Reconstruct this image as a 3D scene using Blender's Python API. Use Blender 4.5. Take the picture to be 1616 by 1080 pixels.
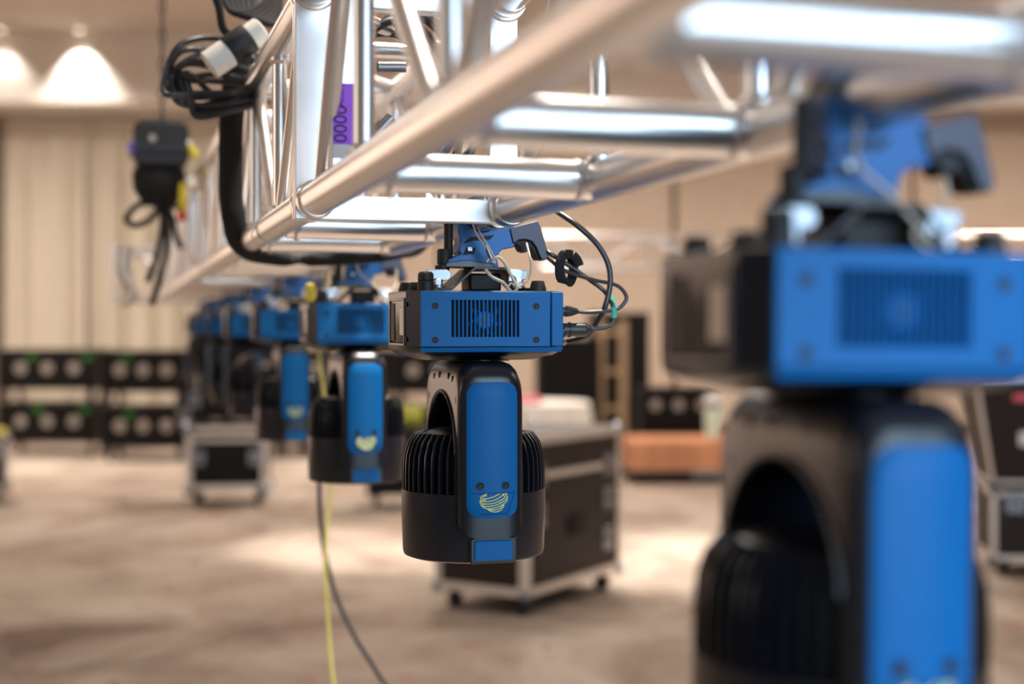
import bpy, bmesh, math, random
from mathutils import Vector, Matrix
PI = math.pi
for o in list(bpy.data.objects): bpy.data.objects.remove(o)
SC = bpy.context.scene
COL = SC.collection

# ---------------------------------------------------------------- camera, world, light, exposure
H = 1.45                                   # camera height
FPX = 50 / 36 * 1616                       # focal length in pixels
TH = math.atan(630 / FPX)                  # the rig runs away at this angle to the left of the view
S_, C_ = math.sin(TH), math.cos(TH)
cam = bpy.data.cameras.new('camera'); cam.lens = 50; cam.sensor_width = 36; cam.sensor_fit = 'HORIZONTAL'
cam.shift_y = -23 / 1616; cam.clip_start = 0.05; cam.clip_end = 100
cam.dof.use_dof = True; cam.dof.focus_distance = 2.26; cam.dof.aperture_fstop = 1.8
camo = bpy.data.objects.new('camera', cam); COL.objects.link(camo)
camo.location = (0, 0, H); camo.rotation_euler = (PI / 2, 0, 0); SC.camera = camo
SC.view_settings.view_transform = 'Standard'; SC.view_settings.look = 'None'
SC.view_settings.gamma = 1; SC.view_settings.exposure = 0.0; SC.view_settings.use_curve_mapping = False
try: SC.cycles.use_denoising = True
except Exception: pass
W = bpy.data.worlds.new('world'); SC.world = W; W.use_nodes = True
W.node_tree.nodes['Background'].inputs[0].default_value = (0.75, 0.66, 0.56, 1)
W.node_tree.nodes['Background'].inputs[1].default_value = 0.26

def area(name, loc, target, sx, sy, power, col, spread=180):
    l = bpy.data.lights.new(name, 'AREA'); l.shape = 'RECTANGLE'; l.size = sx; l.size_y = sy
    l.energy = power; l.color = col; l.spread = math.radians(spread)
    o = bpy.data.objects.new(name, l); COL.objects.link(o); o.location = loc
    d = Vector(target) - Vector(loc); o.rotation_euler = d.to_track_quat('-Z', 'Y').to_euler()
    return o
def spot(name, loc, target, power, col, size, blend=.4, r=.05):
    l = bpy.data.lights.new(name, 'SPOT'); l.energy = power; l.color = col
    l.spot_size = math.radians(size); l.spot_blend = blend; l.shadow_soft_size = r
    o = bpy.data.objects.new(name, l); COL.objects.link(o); o.location = loc
    d = Vector(target) - Vector(loc); o.rotation_euler = d.to_track_quat('-Z', 'Y').to_euler()
    return o
# daylight from tall windows behind the camera, to the right
area('daylight_window', (1.75, -1.3, 2.0), (0.5, 1.5, 1.5), 2.3, 2.6, 142, (0.56, 0.78, 1.0))
# unseen warm fills added at left to brighten the fixtures' left sides
area('foyer_light', (-9.3, 14.6, 1.7), (-.3, 3.0, 1.5), 6.0, 3.6, 125, (1, .72, .56))
area('wall_wash_light', (-6.5, 1.5, 2.6), (0, 4.5, 1.2), 3.0, 2.0, 45, (1, .84, .72))
# warm ballroom ceiling lighting
WARM = (1.0, 0.88, 0.77)
for cx in (-6, 0, 6):
    for cy in (3.5, 9.5, 15):
        area('chandelier_light', (cx, cy, 5.05), (cx, cy, 0), 1.6, 1.6, (100, 130, 340)[(cy > 5) + (cy > 12)] * (.45 if cx < 0 and cy < 12 else 1), WARM, 160)
# narrow ballroom spots making the pools of light on the carpet
spot('pool_spot', (1.2, 8.4, 5.1), (1.25, 8.8, 0), 2600, (1, .93, .85), 31, .85, .12)
spot('pool_spot', (-.9, 9.2, 5.1), (-0.8, 9.4, 0), 2300, (1, .93, .85), 27, .85, .12)
spot('pool_spot', (0.6, 3.2, 5.1), (0.4, 3.4, 0), 2000, (1, .90, .80), 46, .8, .12)

# ---------------------------------------------------------------- frames
def TW(x, y, z):                            # rig coordinates (y along the rig, z from camera height) -> world
    return Vector((x * C_ - y * S_, x * S_ + y * C_, H + z))
def TL(px, py, y):                          # the rig point at rig depth y seen at a photo position
    r = (px - 178) * C_ / FPX
    X = r * y * C_ / (1 - r * S_)
    D = X * S_ + y * C_
    return Vector((X, y, (517 - py) * D / FPX))
def WD(px, py, D):                          # world point at distance D
    return Vector(((px - 808) * D / FPX, D, H + (517 - py) * D / FPX))
def GD(px, D): return ((px - 808) * D / FPX, D)

# ---------------------------------------------------------------- materials
MATS = {}
def mat(name, col, rough=.5, metal=0., spec=.5, noise=None, bump=0., coat=0., rn=0., emis=None, trans=0.):
    if name in MATS: return MATS[name]
    m = bpy.data.materials.new(name); m.use_nodes = True; MATS[name] = m
    nt = m.node_tree; b = nt.nodes['Principled BSDF']
    b.inputs['Base Color'].default_value = (*col, 1); b.inputs['Roughness'].default_value = rough
    b.inputs['Metallic'].default_value = metal; b.inputs['Specular IOR Level'].default_value = spec
    b.inputs['Coat Weight'].default_value = coat; b.inputs['Transmission Weight'].default_value = trans
    if emis: b.inputs['Emission Color'].default_value = (*emis[0], 1); b.inputs['Emission Strength'].default_value = emis[1]
    tc = nt.nodes.new('ShaderNodeTexCoord')
    if noise:
        sc, amt = noise
        n = nt.nodes.new('ShaderNodeTexNoise'); n.inputs['Scale'].default_value = sc; n.inputs['Detail'].default_value = 6
        nt.links.new(tc.outputs['Object'], n.inputs['Vector'])
        r = nt.nodes.new('ShaderNodeValToRGB'); r.color_ramp.elements[0].position = .3; r.color_ramp.elements[1].position = .7
        r.color_ramp.elements[0].color = (*[c * (1 - amt) for c in col], 1)
        r.color_ramp.elements[1].color = (*[min(1, c * (1 + amt)) for c in col], 1)
        nt.links.new(n.outputs['Fac'], r.inputs['Fac']); nt.links.new(r.outputs['Color'], b.inputs['Base Color'])
        if rn:
            mr = nt.nodes.new('ShaderNodeMapRange'); mr.inputs['To Min'].default_value = rough - rn; mr.inputs['To Max'].default_value = rough + rn
            nt.links.new(n.outputs['Fac'], mr.inputs['Value']); nt.links.new(mr.outputs['Result'], b.inputs['Roughness'])
        if bump:
            bp = nt.nodes.new('ShaderNodeBump'); bp.inputs['Strength'].default_value = bump; bp.inputs['Distance'].default_value = .002
            nt.links.new(n.outputs['Fac'], bp.inputs['Height']); nt.links.new(bp.outputs['Normal'], b.inputs['Normal'])
    return m
ALU = mat('mill_aluminium', (.90, .89, .885), .29, 1, noise=(9, .02), rn=.02)
ALUF = mat('flat_aluminium', (.92, .92, .93), .34, 1, noise=(20, .03), rn=.04)
WELD = mat('weld_metal', (.80, .79, .78), .36, 1, noise=(160, .08), bump=.2)
BLK = mat('charcoal_plastic', (.007, .009, .015), .30, spec=.5, noise=(400, .12), bump=.03)
BLKM = mat('matt_black', (.006, .006, .007), .6)
PAN = mat('blue_sheen_panel', (.0005, .130, .39), .45, 0, spec=.20, noise=(300, .05))  # blue daylight sheen on charcoal plastic, put into the base colour
CLB = mat('blue_clamp_metal', (.008, .070, .20), .40, .4, noise=(60, .1))  # clamp metal with the reflected blue light painted into its colour
LEV = mat('slate_lever', (.055, .052, .075), .42, .3)
CHR = mat('zinc_bright', (.30, .32, .35), .36, 1)
STEEL = mat('dark_steel', (.035, .033, .034), .42, .5)
RUB = mat('black_rubber', (.010, .010, .011), .55)
CAB = mat('grey_black_cable', (.030, .030, .034), .36)
FAB = mat('black_sleeve_fabric', (.007, .007, .008), .85, noise=(500, .3), bump=.4)
YEL = mat('yellow_jacket', (.70, .58, .05), .5)
YLG = mat('yellow_logo', (.80, .85, .25), .5)
BEI = mat('beige_steel_rope', (.62, .52, .42), .5, noise=(600, .2), bump=.4)
GRN = mat('green_tape', (.06, .50, .34), .5)
GTAPE = mat('bright_green_tape', (.02, .20, .02), .6)
PUR = mat('purple_sticker', (.46, .09, 1.0), .45)
WHT = mat('white_nylon', (.78, .74, .66), .5)
PAP = mat('white_paper', (.80, .80, .82), .6)
INK = mat('dark_ink', (.02, .01, .06), .6)
RED = mat('red_plastic', (.60, .05, .02), .5)
CASEB = mat('brown_black_laminate', (.020, .013, .011), .5, spec=.3, noise=(60, .15))
CASEK = mat('black_laminate', (.005, .004, .004), .6, spec=.2, noise=(60, .15))
EDGE = mat('case_edging', (.70, .64, .58), .42, .6, noise=(40, .06))
DISH = mat('dull_zinc_dish', (.42, .38, .34), .5, .4)
LENS = mat('lens_glass', (.05, .05, .07), .08, 0, coat=1)
LCD = mat('pale_display', (.42, .36, .30), .35)
TAN = mat('tan_paint', (.52, .38, .22), .5)
WOOD = mat('orange_wood', (.58, .26, .13), .5, noise=(6, .25))
CLOTH = mat('white_cloth', (.78, .75, .70), .8)
PINK = mat('pink_cloth', (.75, .14, .20), .8)
JUG = mat('pale_green_plastic', (.62, .78, .66), .35)

def carpet():
    m = bpy.data.materials.new('mottled_carpet'); m.use_nodes = True; nt = m.node_tree; b = nt.nodes['Principled BSDF']
    b.inputs['Roughness'].default_value = .95; b.inputs['Specular IOR Level'].default_value = .1
    tc = nt.nodes.new('ShaderNodeTexCoord')
    mp = nt.nodes.new('ShaderNodeMapping'); mp.inputs['Scale'].default_value = (.8, .62, 1); mp.inputs['Rotation'].default_value = (0, 0, .5)
    nt.links.new(tc.outputs['Object'], mp.inputs['Vector'])
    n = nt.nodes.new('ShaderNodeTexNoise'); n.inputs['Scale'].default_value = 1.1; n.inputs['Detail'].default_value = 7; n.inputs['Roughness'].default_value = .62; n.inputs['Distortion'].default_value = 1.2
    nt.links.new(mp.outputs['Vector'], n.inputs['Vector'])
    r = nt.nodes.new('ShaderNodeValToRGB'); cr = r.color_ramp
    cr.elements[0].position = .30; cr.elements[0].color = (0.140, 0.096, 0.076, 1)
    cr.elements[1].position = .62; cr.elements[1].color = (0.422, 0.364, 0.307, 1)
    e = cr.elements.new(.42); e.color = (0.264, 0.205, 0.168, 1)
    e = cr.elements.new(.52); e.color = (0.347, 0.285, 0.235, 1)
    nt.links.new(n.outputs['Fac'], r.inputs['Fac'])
    n2 = nt.nodes.new('ShaderNodeTexNoise'); n2.inputs['Scale'].default_value = 3.0; n2.inputs['Detail'].default_value = 8; n2.inputs['Distortion'].default_value = 2
    nt.links.new(mp.outputs['Vector'], n2.inputs['Vector'])
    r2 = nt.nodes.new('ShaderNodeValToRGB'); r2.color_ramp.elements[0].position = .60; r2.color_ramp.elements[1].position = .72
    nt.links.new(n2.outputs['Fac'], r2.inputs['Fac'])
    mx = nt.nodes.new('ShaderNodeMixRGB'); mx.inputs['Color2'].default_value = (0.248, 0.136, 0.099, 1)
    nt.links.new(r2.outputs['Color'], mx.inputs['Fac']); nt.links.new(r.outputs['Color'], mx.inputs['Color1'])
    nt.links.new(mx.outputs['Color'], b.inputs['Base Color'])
    return m
CARPET = carpet()
def wallpaper(name, c1, c2, sc):
    m = bpy.data.materials.new(name); m.use_nodes = True; nt = m.node_tree; b = nt.nodes['Principled BSDF']
    b.inputs['Roughness'].default_value = .85
    tc = nt.nodes.new('ShaderNodeTexCoord'); mp = nt.nodes.new('ShaderNodeMapping'); mp.inputs['Scale'].default_value = sc
    nt.links.new(tc.outputs['Object'], mp.inputs['Vector'])
    n = nt.nodes.new('ShaderNodeTexNoise'); n.inputs['Scale'].default_value = 1; n.inputs['Detail'].default_value = 4
    nt.links.new(mp.outputs['Vector'], n.inputs['Vector'])
    r = nt.nodes.new('ShaderNodeValToRGB'); r.color_ramp.elements[0].color = (*c1, 1); r.color_ramp.elements[1].color = (*c2, 1)
    r.color_ramp.elements[0].position = .35; r.color_ramp.elements[1].position = .65
    nt.links.new(n.outputs['Fac'], r.inputs['Fac']); nt.links.new(r.outputs['Color'], b.inputs['Base Color'])
    return m
WALLP = wallpaper('tan_wall_fabric', (.46, .365, .285), (.51, .41, .33), (14, 14, 14))
WALLU = wallpaper('cream_plaster', (.80, .74, .68), (.84, .78, .72), (3, 3, 3))
CURT = wallpaper('cream_curtain', (.68, .61, .51), (.72, .65, .55), (30, 30, 3))
CEIL = wallpaper('ceiling_paint', (.62, .55, .48), (.66, .58, .50), (2, 2, 2))

# ---------------------------------------------------------------- mesh helpers
def finish(bm, name, m, parent=None, bevel=0., seg=2, ang=35):
    bmesh.ops.remove_doubles(bm, verts=bm.verts, dist=1e-6)
    bmesh.ops.recalc_face_normals(bm, faces=bm.faces)
    for f in bm.faces: f.smooth = True
    for e in bm.edges:
        if len(e.link_faces) == 2:
            e.smooth = e.calc_face_angle(0) < math.radians(ang)
        else: e.smooth = False
    me = bpy.data.meshes.new(name); bm.to_mesh(me); bm.free()
    me.materials.append(m)
    o = bpy.data.objects.new(name, me); COL.objects.link(o)
    if parent: o.parent = parent
    if bevel:
        md = o.modifiers.new('bevel', 'BEVEL'); md.width = bevel; md.segments = seg; md.limit_method = 'ANGLE'; md.angle_limit = math.radians(ang)
        md.harden_normals = False
    return o
def nb(): return bmesh.new()
def box(bm, c, s, R=None):
    vs = []
    for sx in (-.5, .5):
        for sy in (-.5, .5):
            for sz in (-.5, .5):
                v = Vector((sx * s[0], sy * s[1], sz * s[2]))
                if R: v = R @ v
                vs.append(bm.verts.new(Vector(c) + v))
    for f in ((0, 1, 3, 2), (4, 6, 7, 5), (0, 4, 5, 1), (2, 3, 7, 6), (0, 2, 6, 4), (1, 5, 7, 3)):
        bm.faces.new([vs[i] for i in f])
def prism(bm, poly, a, b, plane='xz'):
    def P(u, v, w):
        return {'xz': (u, w, v), 'xy': (u, v, w), 'yz': (w, u, v)}[plane]
    A = [bm.verts.new(P(u, v, a)) for u, v in poly]; B = [bm.verts.new(P(u, v, b)) for u, v in poly]
    n = len(poly)
    bm.faces.new(A); bm.faces.new(B)
    for i in range(n): bm.faces.new((A[i], A[(i + 1) % n], B[(i + 1) % n], B[i]))
def loft(bm, rings, cap=True, closed=True):
    R = [[bm.verts.new(p) for p in r] for r in rings]; n = len(R[0])
    for a, b in zip(R, R[1:]):
        for i in range(n if closed else n - 1):
            bm.faces.new((a[i], a[(i + 1) % n], b[(i + 1) % n], b[i]))
    if cap: bm.faces.new(R[0]); bm.faces.new(R[-1])
def lathe(bm, prof, c=(0, 0, 0), seg=24, axis='z'):
    def P(r, z, a):
        u, v = r * math.cos(a), r * math.sin(a)
        q = {'z': (u, v, z), 'x': (z, u, v), 'y': (u, z, v)}[axis]
        return Vector(c) + Vector(q)
    rings = [[bm.verts.new(P(max(r, 1e-5), z, 2 * PI * i / seg)) for i in range(seg)] for r, z in prof]
    for a, b in zip(rings, rings[1:]):
        for i in range(seg): bm.faces.new((a[i], a[(i + 1) % seg], b[(i + 1) % seg], b[i]))
    bm.faces.new(rings[0]); bm.faces.new(rings[-1])
def tube(bm, pts, r, seg=10, closed=False, flat=1., rz=None):
    pts = [Vector(p) for p in pts]; n = len(pts)
    T = []
    for i in range(n):
        a = pts[(i - 1) % n] if (closed or i > 0) else pts[i]
        b = pts[(i + 1) % n] if (closed or i < n - 1) else pts[i]
        T.append((b - a).normalized())
    u = T[0].orthogonal().normalized() if rz is None else Vector(rz)
    rings = []
    for i in range(n):
        u = (u - T[i] * u.dot(T[i])).normalized() if rz is None else (Vector(rz) - T[i] * Vector(rz).dot(T[i])).normalized()
        w = T[i].cross(u)
        rr = r[i] if isinstance(r, (list, tuple)) else r
        rings.append([pts[i] + u * math.cos(2 * PI * k / seg) * rr + w * math.sin(2 * PI * k / seg) * rr * flat for k in range(seg)])
    if closed: rings.append(rings[0]); loft(bm, rings, cap=False)
    else: loft(bm, rings)
def smooth_path(pts, sub=8, closed=False):
    pts = [Vector(p) for p in pts]; out = []; n = len(pts)
    for i in range(n if closed else n - 1):
        if closed: p0, p1, p2, p3 = pts[(i - 1) % n], pts[i], pts[(i + 1) % n], pts[(i + 2) % n]
        else: p0, p1, p2, p3 = pts[max(i - 1, 0)], pts[i], pts[i + 1], pts[min(i + 2, n - 1)]
        for k in range(sub):
            t = k / sub
            out.append(.5 * ((2 * p1) + (p2 - p0) * t + (2 * p0 - 5 * p1 + 4 * p2 - p3) * t * t + (3 * p1 - p0 - 3 * p2 + p3) * t ** 3))
    if not closed: out.append(pts[-1])
    return out
def holeplate(bm, xs, zs, holes, y0, y1):
    # slab in xz with rectangular holes; cells (i,j) in holes are left open
    def key(i, j, y): return (xs[i], y, zs[j])
    V = {}
    def g(i, j, y):
        k = (i, j, y)
        if k not in V: V[k] = bm.verts.new(key(i, j, y))
        return V[k]
    nx, nz = len(xs) - 1, len(zs) - 1
    solid = lambda i, j: 0 <= i < nx and 0 <= j < nz and (i, j) not in holes
    for i in range(nx):
        for j in range(nz):
            if not solid(i, j): continue
            for y in (y0, y1): bm.faces.new((g(i, j, y), g(i + 1, j, y), g(i + 1, j + 1, y), g(i, j + 1, y)))
            for (di, dj, a, b) in ((-1, 0, (i, j), (i, j + 1)), (1, 0, (i + 1, j), (i + 1, j + 1)), (0, -1, (i, j), (i + 1, j)), (0, 1, (i, j + 1), (i + 1, j + 1))):
                if not solid(i + di, j + dj):
                    bm.faces.new((g(*a, y0), g(*b, y0), g(*b, y1), g(*a, y1)))
def rrect(x0, x1, z0, z1, r, n=6):
    out = []
    for cx, cz, a0 in ((x1 - r, z1 - r, 0), (x0 + r, z1 - r, 90), (x0 + r, z0 + r, 180), (x1 - r, z0 + r, 270)):
        for k in range(n + 1):
            a = math.radians(a0 + 90 * k / n); out.append((cx + r * math.cos(a), cz + r * math.sin(a)))
    return out
def empty(name, loc, rz=0, label=None, cat=None, group=None):
    o = bpy.data.objects.new(name, None); COL.objects.link(o); o.location = loc; o.rotation_euler = (0, 0, rz); o.empty_display_size = .1
    return tag(o, label, cat, group)
def tag(o, label=None, cat=None, group=None, kind=None):
    if label: o['label'] = label
    if cat: o['category'] = cat
    if group: o['group'] = group
    if kind: o['kind'] = kind
    return o
KIDS = {}
def copy_tree(o, parent=None):
    c = o.copy(); COL.objects.link(c)
    if parent: c.parent = parent; c.matrix_parent_inverse = o.matrix_parent_inverse
    for ch in o.children: copy_tree(ch, c)
    return c
def text(s, size, m, parent, M):
    cu = bpy.data.curves.new('lettering', 'FONT'); cu.body = s; cu.size = size; cu.extrude = .0003; cu.align_x = 'CENTER'; cu.align_y = 'CENTER'
    tmp = bpy.data.objects.new('tmp', cu); me = bpy.data.meshes.new_from_object(tmp); bpy.data.objects.remove(tmp)
    me.materials.clear(); me.materials.append(m); o = bpy.data.objects.new('lettering', me); COL.objects.link(o); o.parent = parent; o.matrix_local = M
    return o

# ---------------------------------------------------------------- setting
def struct(name, bm, m, **k): return tag(finish(bm, name, m, **k), kind='structure')
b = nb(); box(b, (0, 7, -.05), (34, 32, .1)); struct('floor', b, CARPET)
b = nb(); box(b, (0, 7, 5.25), (34, 32, .1)); struct('ceiling', b, CEIL)
b = nb(); box(b, (0, 18.9, 4.76), (33, 1.8, .92)); struct('trim_1', b, WALLU)      # bulkhead over the recess
b = nb(); box(b, (0, 19.9, 2.6), (34, .2, 5.2)); struct('wall_back', b, WALLP)
b = nb(); box(b, (-12, 8, 2.6), (.2, 30, 5.2)); struct('wall_left', b, WALLP)
b = nb(); box(b, (12, 8, 2.6), (.2, 30, 5.2)); struct('wall_right', b, WALLP)
# padded fabric wall panels right of the curtains, with open seams between them
for k, (x0, x1) in enumerate(((-3.25, -1.0), (-.96, 2.13), (2.19, 5.3), (5.36, 8.5), (-9.6, -6.95))):
    bb = nb(); box(bb, ((x0 + x1) / 2, 19.35, 2.15), (x1 - x0, .9, 4.28)); struct('trim_%d' % (k + 2), bb, WALLP, bevel=.02)
b = nb(); box(b, (0, 18.87, .07), (23.6, .04, .14)); struct('baseboard_back', b, mat('brown_baseboard', (.10, .06, .04), .5))
# curtains
def curtain(x0, x1, label, ph):
    bm = nb(); n = int((x1 - x0) / .02); rows = []
    for j, z in enumerate((.03, .5, 2.0, 3.4, 3.95, 4.10, 4.27)):
        row = []
        for i in range(n + 1):
            x = x0 + (x1 - x0) * i / n
            amp = .15 if z < 3.9 else (.06 if z < 4.05 else .015)
            y = 19.1 + amp * math.sin((x + .02 * math.sin(z * 1.7)) * 2 * PI / .47 + ph + 1.3 * math.sin(x * 2.3)) + .045 * math.sin(x * 2 * PI / .21 + 1) * (z < 3.9)
            row.append((x, y, z))
        rows.append(row)
    loft(bm, rows, cap=False, closed=False)
    o = finish(bm, 'curtain', CURT, ang=80)
    md = o.modifiers.new('thick', 'SOLIDIFY'); md.thickness = .006
    tag(o, label, 'curtain', 'cream curtains along the back wall')
curtain(-6.85, -5.695, 'leftmost cream pleated curtain hanging in the wall recess', 0)
curtain(-5.69, -4.485, 'middle cream pleated curtain under the brightest downlight glow', 1.1)
curtain(-4.48, -3.3, 'cream pleated curtain nearest the far end of the truss', 2.0)
b = nb(); tube(b, [(-6.9, 19.1, 4.285), (-3.28, 19.1, 4.285)], .014); tag(finish(b, 'curtain_rail', STEEL), 'thin dark curtain rail under the bulkhead', 'curtain rail')
# ceiling downlights washing the bulkhead
for i, x in enumerate((-7.36, -6.42, -5.44)):
    e = empty('downlight', (x, 17.86, 5.2), 0, ('recessed downlight off the left edge over the bulkhead', 'recessed downlight above the glow at the left edge of the picture', 'recessed downlight above the bright glow left of the cable coil')[i], 'downlight', 'downlights washing the bulkhead')
    b = nb(); lathe(b, [(.05, 0), (.075, 0), (.075, -.012), (.05, -.02), (.048, -.001)], seg=20); finish(b, 'trim_ring', WHT, e)
    b = nb(); lathe(b, [(.03, -.002), (.045, -.008)], seg=16); finish(b, 'bulb', mat('lamp_glass', (1, .95, .85), .3, emis=((1, .85, .65), 8)), e)
    spot('downlight_beam', (x, 17.80, 5.165), (x, 17.86, 0), (40, 60, 230)[i], (1, .92, .82), 88, .6, .03)

# ---------------------------------------------------------------- box truss
XL, XR, ZL, ZB, ZT = .290, .588, .190, .184, .510
TUBES = {}
def make_truss(name, y0, y1, rungs, label, group, x0=XL, x1=XR, z0=ZB, z1=ZT, frame0=True, frame1=True, M=None, root=None, far=False):
    t = empty('box_truss', (0, 0, 0), 0, label, 'truss', group)
    org = Vector(((x0 + x1) / 2, y0, z0))
    if M is None: t.location = TW(*org); t.rotation_euler = (0, 0, TH)
    else: t.matrix_world = M
    sg = 12 if far else 24
    L = y1 - y0; w = (x1 - x0) / 2; h = z1 - z0
    for sx, z in ((-w, ZL - ZB), (w, 0), (-w, h), (w, h)):
        bm = nb(); tube(bm, [(sx, .012, z), (sx, L - .012, z)], .0255, sg)
        # joint spigots at both ends
        c = finish(bm, 'chord', ALU, t)
        if not far:
            for yy in (.035, L - .035):
                bm = nb(); lathe(bm, [(.0262, -.018), (.029, -.012), (.029, .012), (.0262, .018)], (sx, yy, z), 24, 'y'); finish(bm, 'joint_collar', ALU, c)
    def joint(bm, p, r):
        for q in range(1): lathe(bm, [(r * .98, -.004), (r * 1.22, 0), (r * 1.0, .006)], p, 16, 'x')
    for k, ry in enumerate(rungs):
        yy = ry - y0
        bm = nb(); tube(bm, [(-w + .012, yy, 0.002), (w - .012, yy, 0)], .0250, sg); r_ = finish(bm, 'bottom_rung', ALU, t)
        if not far:
            for xx in (w - .030, -w + .030):
                bm = nb(); lathe(bm, [(.0252, -.005), (.0275, 0), (.0252, .006)], (xx, yy, 0), 24, 'x'); finish(bm, 'weld_bead', WELD, r_)
        bm = nb(); tube(bm, [(-w + .012, yy, h), (w - .012, yy, h)], .0145, sg); finish(bm, 'top_rung', ALU, t)
        for sx in (-w, w):
            bm = nb(); tube(bm, [(sx, yy, .012), (sx, yy, h - .012)], .0135, sg // 2 + 4); v_ = finish(bm, 'upright', ALU, t)
            if not far:
                for zz, sn in ((.036, -1), (h - .036, 1)):
                    bm = nb(); lathe(bm, [(.0138, 0), (.0185, .006 * sn), (.0185, .012 * sn)], (sx, yy, zz), 16, 'z'); finish(bm, 'weld_bead', WELD, v_)
    ys = sorted([y0 + .02] + list(rungs) + [y1 - .02])
    for qi, (a, bq) in enumerate(zip(ys, ys[1:])):
        if bq - a < .2: continue
        for sx in (-w, w):
            za, zb_ = (.014, h - .014)
            e0, e1 = a - y0 + .055, bq - y0 - .045
            if name == 'a' and qi == len(ys) - 2: e0, e1 = a - y0 + .14, bq - y0 - .09
            if qi % 2 == (1 if name in 'a' else 0): za, zb_ = zb_, za
            bm = nb(); tube(bm, [(sx, e0, za), (sx, e1, zb_)], .0135, sg // 2 + 4); finish(bm, 'diagonal', ALU, t)
        bm = nb(); tube(bm, [(-w + .01, a - y0 + .055, h), (w - .01, bq - y0 - .045, h)], .012, sg // 2 + 4); finish(bm, 'diagonal', ALU, t)
    for on, yy in ((frame0, .008), (frame1, L - .008)):
        if not on: continue
        bm = nb()
        xs = [-w - .028, -w + .026, w - .026, w + .020]; zs = [-.022, .014, h - .026, h + .026]
        holeplate(bm, xs, zs, {(1, 1)}, yy - .006, yy + .006)
        fr = finish(bm, 'end_frame', ALUF, t, bevel=.0015)
        if not far:
            for sx in (-w, w):
                for z in (h,):
                    bm = nb(); lathe(bm, [(.033, -.010), (.036, -.006), (.036, .006), (.033, .010)], (sx, yy, z), 28, 'y'); finish(bm, 'chord_flange', ALU, fr)
    return t
tr0 = make_truss('a', -.35, 2.145, [-.05, .38, .806, 1.235, 1.69], 'near section of polished aluminium box truss sweeping over the camera to the flat joint frame', 'sections of the long box truss')
tr1 = make_truss('b', 2.150, 5.20, [2.585, 3.03, 3.47, 3.91, 4.35, 4.80], 'aluminium box truss section right behind the white joint frame, wrapped by the black cable sleeve', 'sections of the long box truss')
tr2 = make_truss('c', 5.205, 8.20, [5.63, 6.05, 6.5, 6.95, 7.35, 7.8], 'distant aluminium box truss section beside the black chain hoist', 'sections of the long box truss', far=True)
tr3 = make_truss('d', 8.205, 9.60, [8.6, 9.05, 9.4], 'farthest short section of the long box truss, ending at the cross piece', 'sections of the long box truss', far=True)
# cross piece closing the far end
Mx = Matrix.Translation(TW(.66, 9.80, ZB)) @ Matrix.Rotation(TH + PI / 2, 4, 'Z')
make_truss('e', 0, .66, [.12, .54], 'short cross piece of box truss closing the far end of the rig', None, x0=-.14, x1=.14, z0=0, z1=ZT - ZB, M=Mx, far=True)
# second truss hanging in front of the back wall
Mb = Matrix.Translation(Vector((.28, 14.0, 2.03))) @ Matrix.Rotation(-PI / 2, 4, 'Z')
bt = make_truss('f', 0, 7.2, [.5 + .55 * k for k in range(12)], 'distant box truss hanging level in front of the tan back wall at right', None, x0=-.14, x1=.14, z0=0, z1=.31, M=Mb, far=True)

# id sticker on a flat bar inside the near truss
pt = TL(536, 180, 1.93)
def lab_part():
    inv = lambda p: Vector((p.x - (XL + XR) / 2, p.y + .35, p.z - ZB))
    q = inv(pt)
    bm = nb(); box(bm, (q.x + .012, q.y + .03, (ZT - ZB) / 2), (.036, .006, ZT - ZB - .02)); p = finish(bm, 'flat_bar', ALUF, tr0, bevel=.001)
    zt = TL(536, 126, 1.93).z - ZB; zb = TL(536, 224, 1.93).z - ZB; zw = TL(536, 246, 1.93).z - ZB
    bm = nb(); box(bm, (q.x + .010, q.y + .0264, (zt + zb) / 2), (.030, .0006, zt - zb)); s = finish(bm, 'purple_sticker', PUR, p)
    s['label'] = 'purple inventory sticker'
    bm = nb(); box(bm, (q.x + .010, q.y + .0264, (zw + zb) / 2), (.030, .0006, zb - zw)); finish(bm, 'white_sticker', PAP, p)
    for s_, sz, z in (('0000', .026, zb + .028), ('Anurs', .013, zb + .068)):
        M = Matrix.Translation((q.x + .006, q.y + .0258, z)) @ Matrix.Rotation(PI / 2, 4, 'X') @ Matrix.Rotation(PI / 2, 4, 'Z')
        text(s_, sz, INK, p, M)
lab_part()
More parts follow.
